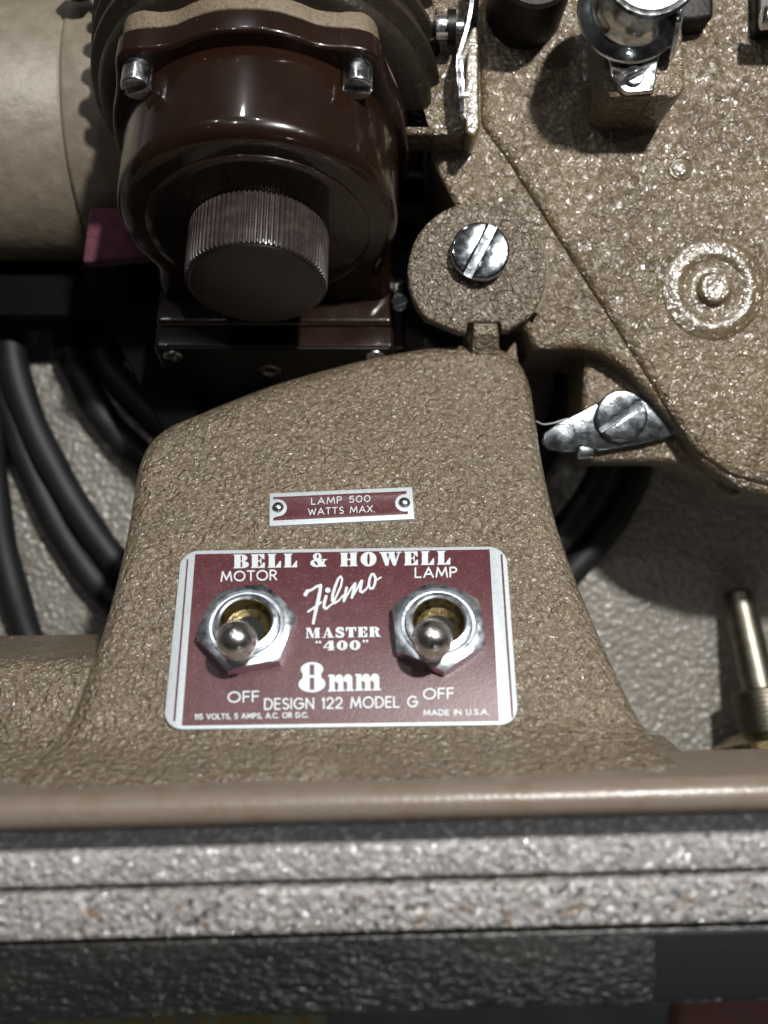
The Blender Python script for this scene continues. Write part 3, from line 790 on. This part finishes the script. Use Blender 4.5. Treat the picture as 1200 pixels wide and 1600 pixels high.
FAT = {
 'B': ([rec(.06,0,.44,1), rec(0,.92,.55,1), rec(0,0,.55,.08), ell(.5,.75,.37,.25), ell(.52,.265,.44,.265)], [rec(.44,.56,.53,.92), rec(.44,.08,.55,.47)], .96),
 'E': ([rec(.06,0,.44,1), rec(0,.92,.84,1), rec(0,0,.86,.08), pol((.84,1),(.84,.62),(.78,.62),(.5,.93)), pol((.86,0),(.86,.40),(.80,.40),(.5,.07)), rec(.4,.46,.62,.55), rec(.58,.30,.66,.71)], [], .92),
 'L': ([rec(.06,0,.44,1), rec(0,.92,.52,1), rec(0,0,.82,.08), pol((.82,0),(.82,.48),(.76,.48),(.5,.07))], [], .88),
 'H': ([rec(.06,0,.44,1), rec(.64,0,1.02,1), rec(0,.92,.5,1), rec(.58,.92,1.08,1), rec(0,0,.5,.08), rec(.58,0,1.08,.08), rec(.4,.45,.7,.55)], [], 1.14),
 'O': ([ell(.5,.5,.5,.53)], [ell(.5,.5,.085,.41)], 1.04),
 'W': ([pol((.06,1),(.44,1),(.60,.12),(.54,0),(.38,0)), pol((.44,0),(.54,0),(.70,.78),(.62,.80)), pol((.54,1),(.92,1),(1.08,.12),(1.02,0),(.86,0)), pol((.92,0),(1.02,0),(1.30,1),(1.20,1)), rec(0,.92,.98,1), rec(1.06,.92,1.40,1)], [], 1.42),
 '&': ([ell(.44,.74,.27,.27), ell(.40,.28,.40,.29), pol((.22,.72),(.55,.66),(1.02,.02),(.62,.0)), pol((.66,.56),(1.05,.56),(1.05,.49),(.95,.49),(.74,.06),(.62,.12),(.82,.49),(.66,.49))], [ell(.46,.77,.07,.15), ell(.36,.28,.075,.19,28,.5)], 1.1),
 'M': ([rec(.08,0,.18,1), pol((.06,1),(.42,1),(.70,.12),(.62,0),(.54,0)), pol((.56,0),(.64,0),(.92,1),(.84,1)), rec(.84,0,1.20,1), rec(0,0,.30,.1), rec(.76,0,1.28,.1), rec(0,.9,.3,1), rec(.86,.9,1.28,1)], [], 1.36),
 'A': ([pol((.10,0),(.20,0),(.52,.95),(.44,1)), pol((.38,1),(.60,1),(1.0,0),(.60,0)), rec(.25,.26,.75,.35), rec(0,0,.34,.1), rec(.5,0,1.08,.1)], [], 1.06),
 'S': (stroke(arc(.42,.73,.28,.21,20,270,12) + arc(.44,.27,.30,.21,90,-160,12), .20) + stroke([(.22,.70),(.40,.54),(.68,.36)], .3) + [rec(.66,.62,.74,1), rec(.06,0,.14,.36)], [], .86),
 'T': ([rec(.28,0,.66,1), rec(0,.92,.94,1), pol((0,1),(0,.58),(.06,.58),(.26,.94)), pol((.94,1),(.94,.58),(.88,.58),(.68,.94)), rec(.18,0,.76,.08)], [], .98),
 'R': ([rec(.06,0,.44,1), rec(0,.92,.55,1), rec(0,0,.52,.08), ell(.5,.74,.39,.26), pol((.5,.52),(.74,.55),(.92,.10),(1.02,.10),(1.02,0),(.72,0),(.62,.08))], [rec(.44,.55,.53,.91)], 1.04),
 '4': ([rec(.44,0,.80,1), pol((0,.36),(.44,1),(.52,1),(.52,.9),(.13,.36)), rec(0,.25,.92,.36), rec(.34,0,.90,.09)], [], .98),
 '0': ([ell(.43,.5,.43,.51)], [ell(.43,.5,.10,.38)], .94),
 '8': ([ell(.5,.76,.41,.245), ell(.5,.275,.49,.28), rec(.16,.44,.84,.6)], [rec(.42,.575,.58,.915), rec(.42,.08,.58,.48)], 1.02),
 'm': ([rec(.05,0,.27,.62), rec(.42,0,.64,.5), rec(.80,0,1.02,.5), ell(.46,.47,.18,.16), ell(.84,.47,.18,.16), pol((.24,.40),(.34,.58),(.46,.62),(.46,.56),(.3,.36)), pol((.62,.40),(.72,.58),(.84,.62),(.84,.56),(.66,.36)), rec(0,0,.33,.07), rec(.37,0,.70,.07), rec(.75,0,1.08,.07), rec(0,.55,.2,.63)], [], 1.14),
 '{': ([ell(.1,.86,.10,.12), pol((.0,.86),(.02,.98),(.16,1.06),(.17,1.02),(.08,.95),(.1,.84)), ell(.36,.86,.10,.12), pol((.26,.86),(.28,.98),(.42,1.06),(.43,1.02),(.34,.95),(.36,.84))], [], .54),
 '}': ([ell(.1,.92,.10,.12), pol((.2,.92),(.18,.80),(.04,.72),(.03,.76),(.12,.83),(.1,.94)), ell(.36,.92,.10,.12), pol((.46,.92),(.44,.80),(.30,.72),(.29,.76),(.38,.83),(.36,.94))], [], .54),
 ' ': ([], [], .5),
}
SANS = {
 'A': ([[(0,0),(.42,1),(.84,0)], [(.15,.33),(.69,.33)]], .84), 'C': ([arc(.5,.5,.48,.5,42,318)], .86), 'D': ([[(0,0),(0,1),(.25,1)] + arc(.25,.5,.5,.5,90,-90) + [(0,0)]], .75),
 'E': ([[(.52,1),(0,1),(0,0),(.52,0)], [(0,.52),(.46,.52)]], .52), 'F': ([[(.5,1),(0,1),(0,0)], [(0,.5),(.45,.5)]], .5), 'G': ([arc(.5,.5,.48,.5,45,360), [(.98,.5),(.55,.5)]], .98),
 'I': ([[(0,0),(0,1)]], 0), 'L': ([[(0,1),(0,0),(.5,0)]], .5), 'M': ([[(0,0),(.14,1),(.5,.15),(.86,1),(1,0)]], 1.0), 'N': ([[(0,0),(0,1),(.72,0),(.72,1)]], .72),
 'O': ([arc(.5,.5,.5,.5,0,360,28)], 1.0), 'P': ([[(0,0),(0,1),(.28,1)] + arc(.28,.74,.28,.26,90,-90) + [(0,.48)]], .56), 'R': ([[(0,0),(0,1),(.28,1)] + arc(.28,.74,.28,.26,90,-90) + [(0,.48)], [(.25,.48),(.6,0)]], .6),
 'S': ([arc(.3,.75,.25,.25,35,270) + arc(.3,.25,.28,.25,90,-145)], .58), 'T': ([[(0,1),(.64,1)], [(.32,1),(.32,0)]], .64), 'U': ([[(0,1),(0,.32)] + arc(.33,.32,.33,.32,180,360) + [(.66,1)]], .66),
 'V': ([[(0,1),(.38,0),(.76,1)]], .76), 'W': ([[(0,1),(.26,0),(.52,.85),(.78,0),(1.04,1)]], 1.04), 'X': ([[(0,0),(.68,1)], [(0,1),(.68,0)]], .68),
 '0': ([arc(.36,.5,.36,.5,0,360,24)], .72), '1': ([[(0,.78),(.16,1),(.16,0)]], .2), '2': ([arc(.3,.7,.3,.3,165,-30) + [(0,0),(.62,0)]], .62), '5': ([[(.55,1),(.12,1),(.06,.55)] + arc(.28,.32,.3,.32,120,-150)], .58),
 '.': ([[(0,0),(0,.02)]], 0), ',': ([[(.04,.04),(0,-.14)]], .05), ' ': ([], .35),
}


def fill(adds, subs, h, th, mb, xf):
    """triangulate the union of adds minus subs and raise it as embossed metal; xf maps glyph space to the panel"""
    if not adds: return
    pts = []; edges = []
    for po_ in adds + subs:
        b = len(pts); k_ = len(po_)
        pts += [xf(q) for q in po_]; edges += [(b + i, b + (i + 1) % k_) for i in range(k_)]
    A = [[xf(q) for q in a] for a in adds]; B = [[xf(q) for q in a] for a in subs]
    v, e, f, *_ = delaunay_2d_cdt([Vector(q) for q in pts], edges, [], 0, 1e-5)
    tri = []
    for t in f:
        c_ = (v[t[0]] + v[t[1]] + v[t[2]]) / 3
        if any(inside(c_, a) for a in A) and not any(inside(c_, a) for a in B): tri.append(tuple(t))
    ed = {}
    for t in tri:
        for i in range(3):
            a, b = t[i], t[(i + 1) % 3]; ed.setdefault((min(a, b), max(a, b)), []).append((a, b))
    used = sorted({i for t in tri for i in t}); mp = {o_: i for i, o_ in enumerate(used)}; n_ = len(used)
    V_ = [PM @ Vector((v[i].x, v[i].y, h)) for i in used] + [PM @ Vector((v[i].x, v[i].y, h - th)) for i in used]
    F_ = [tuple(mp[i] for i in t) for t in tri]
    for k_, l in ed.items():
        if len(l) == 1:
            a, b = l[0]; F_.append((mp[a], mp[b], mp[b] + n_, mp[a] + n_)[::-1])
    mb.add(V_, F_)


def fat_text(txt, p0, p1, cap, h, mb, space=0.10):
    """letters from baseline pixel p0 to p1, cap pixels tall"""
    tot = sum(FAT[ch][2] + space for ch in txt) - space
    dx = (p1[0] - p0[0]) / tot; sl = (p1[1] - p0[1]) / (p1[0] - p0[0]); x = 0.0
    for ch in txt:
        ad, su, wd = FAT[ch]
        def xf(q, x=x):
            px = p0[0] + (x + q.x) * dx; return S(px, p0[1] + (px - p0[0]) * sl - q.y * cap, h0)
        fill(ad, su, h, 0.02, mb, xf)
        x += wd + space


def sans_text(txt, p0, p1, cap, h, mb, wt=0.13, space=0.28, hb=None):
    tot = sum(SANS[ch][1] + space for ch in txt) - space
    dx = (p1[0] - p0[0]) / tot; sl = (p1[1] - p0[1]) / (p1[0] - p0[0]); x = 0.0
    k_ = dx / cap
    for ch in txt:
        st, wd = SANS[ch]; ad = []
        for s in st: ad += stroke([((q[0] + x) * k_, q[1]) for q in s], wt)
        def xf(q):
            px = p0[0] + q.x * cap; return S(px, p0[1] + (px - p0[0]) * sl - q.y * cap, hb if hb is not None else h0)
        fill(ad, [], h, 0.02, mb, xf)
        x += wd + space


hl = hf + 0.014
mb = MB()
fat_text('BELL & HOWELL', (365, 889), (705, 883), 21.5, hl, mb, 0.13)
fat_text('MASTER', (478, 998), (595, 996), 16, hl, mb, 0.10)
fat_text('{400}', (493, 1017.5), (577, 1016), 15, hl, mb, 0.08)
fat_text('8', (466, 1083), (510, 1082), 47, hl, mb)
fat_text('mm', (513, 1081.5), (597, 1079.5), 42, hl, mb, 0.0)
sans_text('MOTOR', (346, 909), (432, 906.5), 14.5, hl, mb, 0.17)
sans_text('LAMP', (649, 903), (713, 902), 14.5, hl, mb, 0.17)
sans_text('OFF', (357, 1098), (404, 1096.5), 15.5, hl, mb, 0.17)
sans_text('OFF', (662, 1093), (708, 1091.5), 15.5, hl, mb, 0.17)
sans_text('DESIGN 122 MODEL G', (414, 1109), (652, 1105), 16, hl, mb, 0.16)
sans_text('115 VOLTS, 5 AMPS, A.C. OR D.C.', (305, 1124.5), (481, 1121.5), 7.5, hl, mb, 0.22)
sans_text('MADE IN U.S.A.', (662, 1118.5), (763, 1117), 8, hl, mb, 0.22)
# handwriting: traced pen strokes with swelling width (pixels read off the plate)
def q2(x, y): return (460 + x / 7.5, 850 + y / 7.5)
pen = [
 ([(130, 600), (150, 560), (200, 545), (260, 505), (310, 490)], [50, 46, 30, 34, 36]),
 ([(310, 490), (300, 560), (285, 640), (262, 740), (240, 840), (222, 935)], [36, 44, 46, 44, 40, 36]),
 ([(160, 800), (215, 765), (270, 725), (312, 690)], [26, 30, 30, 26]),
 ([(372, 620), (352, 690), (346, 745), (368, 768), (410, 735), (455, 700)], [40, 40, 38, 30, 24, 24]),
 ([(455, 700), (500, 600), (545, 500), (560, 420), (545, 385), (515, 410), (480, 500), (450, 600), (445, 670), (470, 700), (520, 670), (570, 610)], [22, 26, 28, 26, 24, 28, 36, 40, 38, 30, 24, 22]),
 ([(612, 520), (598, 590), (580, 672)], [34, 38, 36]),
 ([(580, 672), (640, 570), (690, 490), (712, 470)], [26, 24, 26, 32]),
 ([(712, 470), (695, 560), (672, 635)], [36, 38, 34]),
 ([(672, 635), (730, 540), (772, 455), (790, 440)], [26, 24, 26, 32]),
 ([(790, 440), (775, 510), (772, 560), (795, 575), (840, 535), (880, 480)], [36, 38, 36, 28, 24, 24]),
 ([(905, 360), (880, 420), (870, 490), (890, 530), (920, 525), (945, 470), (950, 400), (930, 360), (905, 360)], [28, 32, 32, 28, 28, 32, 32, 28, 28]),
 ([(945, 440), (985, 415), (1015, 395)], [24, 20, 18]),
]
ad = [ell(392, 548, 32, 32)]
for pts, wd in pen:
    ad += stroke(pts, [w_ * 0.93 for w_ in wd])
fill(ad, [], hl, 0.02, mb, lambda q: S(*q2(q.x, q.y), h0))
mb.build('lettering', M_letter, plate, smooth=False)
mb = MB()
sans_text('LAMP 500', (487, 789), (578, 784.5), 9.5, hs + .02, mb, 0.15, 0.34, hb=hs)
sans_text('WATTS MAX.', (482, 805.5), (585, 800.5), 9.5, hs + .02, mb, 0.15, 0.30, hb=hs)
mb.build('lettering', M_letter, lp, smooth=False)

# ================================================================ TOGGLE SWITCHES
def toggle(cpx, cpy, bx, by, rot):
    c_ = P(cpx, cpy, h0); M = frame(c_, PN, roll=math.radians(rot)); R_ = 0.79
    hexo = [Vector((R_ * math.cos(PI / 3 * i), R_ * math.sin(PI / 3 * i))) for i in range(6)]
    # hex nut: straight flanks, corners turned off by a chamfer cone
    n_ = 96; V_ = []; F_ = []
    def hexr(a):
        t = (a % (PI / 3)) - PI / 6; return R_ * math.cos(PI / 6) / math.cos(t)
    lev_ = []
    for i in range(n_):
        a = 2 * PI * i / n_; rh = hexr(a); zc_ = 0.27 - max(0, (rh - R_ * 0.855)) * 0.75
        lev_.append([(rh, 0.0), (rh, zc_), (R_ * 0.84, 0.27), (0.60, 0.285), (0.57, 0.25), (0.525, 0.245), (0.52, 0.0)])
    m_ = 7
    for i in range(n_):
        a = 2 * PI * i / n_
        for r, z in lev_[i]: V_.append(M @ Vector((r * math.cos(a), r * math.sin(a), z)))
    for i in range(n_):
        j = (i + 1) % n_
        for k_ in range(m_ - 1): F_.append((i * m_ + k_, j * m_ + k_, j * m_ + k_ + 1, i * m_ + k_ + 1))
    nut = mesh_obj('toggle_switch', V_, F_, M_nut, proj, sharp=25)
    mb = MB(); mb.add(*lathe([(0.505, 0.0), (0.505, 0.33), (0.49, 0.36), (0.43, 0.375), (0.405, 0.36), (0.395, 0.33)], 64, M, False)); mb.build('bushing', M_nut, nut)
    mb = MB(); mb.add(*lathe([(0.395, 0.335), (0.385, 0.25), (0.35, 0.12), (0.25, 0.055)], 64, M, False)); mb.build('bushing_bore', M_brass, nut)
    mb = MB(); mb.add(*lathe([(0.33, 0.0), (0.33, 0.05), (0.0, 0.05)], 40, M)); mb.build('bore_floor', M_black, nut)
    b = P(bx, by, 0.74); root = c_ + PN * 0.02
    d = (b - root); Ld = d.length; LMx = frame(root, d)
    rb_ = 0.305
    prof_ = [(0.13, 0), (0.135, Ld * 0.35), (0.16, Ld * 0.62)]
    for k_ in range(12):
        a = math.radians(-52 + 142 * k_ / 11); prof_.append((max(0.0, rb_ * math.cos(a)), Ld + rb_ * math.sin(a)))
    mb = MB(); mb.add(*lathe(prof_, 40, LMx)); mb.build('lever', M_ball, nut, sharp=70)


toggle(388, 988, 370, 1001, 73)
toggle(684, 986, 675, 999, 95)

# ================================================================ CORD, SPINDLE, TABLE THINGS
cz = FZ + 0.42
cpts = [(-60, 300, 0), (-40, 420, 0), (-12, 560, 0), (-14, 700, 0), (-2, 820, 0), (24, 930, 0), (64, 1030, 0), (150, 1110, 0), (300, 1120, 0), (480, 1100, 0), (640, 1060, 0), (790, 990, .0), (880, 905, 0), (950, 825, 0), (995, 740, 0), (1015, 620, 0), (990, 480, 0), (880, 330, 0), (650, 240, 0), (380, 260, 0), (120, 360, 0), (25, 460, .2),
        (20, 560, .35), (50, 660, .35), (95, 750, .3), (145, 830, .3), (205, 900, .3), (330, 990, .3), (480, 1030, .5), (640, 1010, .8), (780, 940, .75), (865, 850, .6), (930, 760, .6), (960, 660, .6), (940, 520, .7), (830, 360, .8), (620, 290, .8), (380, 300, .8), (120, 380, .5), (30, 470, 0),
        (10, 590, 0), (38, 700, 0), (76, 790, 0), (122, 870, 0), (185, 945, 0), (290, 1030, 0), (430, 1050, .75), (600, 950, 1.1), (740, 840, .6), (840, 720, 0), (885, 620, 0), (880, 510, 0), (760, 400, 0), (520, 360, .0), (260, 400, 0), (130, 480, 0),
        (108, 540, 0), (136, 610, 0), (178, 672, 0), (232, 722, 0), (330, 800, 0), (470, 840, 0), (620, 800, 0), (720, 700, 0), (740, 580, 0), (640, 480, .0), (430, 450, 0), (220, 490, 0), (160, 545, -.02), (190, 600, -.02), (250, 660, -.02), (340, 730, -.02), (450, 760, -.02)]
cp = crom([W(a, b, cz + c_) for a, b, c_ in cpts], 6, False)
mb = MB(); mb.add(*tube(cp, [0.355 + 0.012 * math.sin(i * 0.9) + random.uniform(-.004, .004) for i in range(len(cp))], 16))
cord = mb.build('power_cord', M_cord); tag(cord, 'coil of thick black rubber cord lying on the grey case floor behind the projector', 'cord')

# spindle at the lower right
ca = W(1206, 1165, -6.9); cb_ = W(1152, 922, -8.05); ax = (cb_ - ca)
spn = thing('threaded_spindle', 'nickel rod with ribbed brass collar and disc, behind the projector base at right', 'spindle', ca)
Ls = ax.length; SM = frame(ca, ax)
mb = MB(); mb.add(*lathe([(0.42, 0.4), (0.40, Ls * 0.3), (0.36, Ls - 0.10), (0.28, Ls - 0.01), (0, Ls)], 32, SM)); mb.build('rod', M_nickel, spn)
pr = [(0.25, 0.2)]
for i in range(9):
    t = 0.3 + i * 0.105; pr += [(0.62, t), (0.67, t + 0.03), (0.67, t + 0.06), (0.62, t + 0.09)]
pr += [(0.36, 1.30), (0.2, 1.30)]
mb = MB(); mb.add(*lathe(pr, 32, SM)); mb.build('collar', M_nickel, spn)
mb = MB(); mb.add(*lathe([(1.3, -0.6), (1.35, -0.1), (1.32, 0.05), (1.2, 0.12), (1.12, 0.14), (0.9, 0.28), (0.66, 0.32), (0.2, 0.32)], 48, SM)); mb.build('base_disc', M_brass, spn)

# table and what lies on it
mb = MB(); mb.add(*pillow([(-60, -60), (60, -60), (60, 40), (-60, 40)], -9.0, 0.3, 0.05, 2))
tb_ = mb.build('table_surface', M_table); tb_['kind'] = 'structure'
zt = -8.98
mb = MB(); mb.add(*pillow(rpoly([W(50, 1580, zt).xy, W(512, 1584, zt).xy, W(502, 1720, zt).xy, W(30, 1730, zt).xy], .05), zt + .02, 0.03, .005, 2))
tag(mb.build('printed_sheet', M_paper), 'green and yellow printed paper lying on the table below the black case border', 'paper')
mb = MB(); mb.add(*pillow(rpoly([W(1066, 1548, zt + .6).xy, W(1400, 1540, zt + .6).xy, W(1400, 1700, zt + .6).xy, W(1050, 1700, zt + .6).xy], .2), zt + .6, 0.6, .1, 3))
tag(mb.build('booklet', M_book), 'dusty pink booklet lying on the table beyond the lower right case edge', 'booklet')

# a stray fibre caught on the lever tip
fb = crom([W(838, 658, -3.2), W(850, 663, -3.3), W(868, 660, -3.42), W(884, 655, -3.43), (W(897, 656, -3.44)), W(905, 668, -3.44)], 6, False)
mb = MB(); mb.add(*tube(fb, 0.010, 6))
tag(mb.build('lint_fibre', M_letter), 'fine pale lint fibre caught on the blunt tip of the silver tension lever', 'lint')
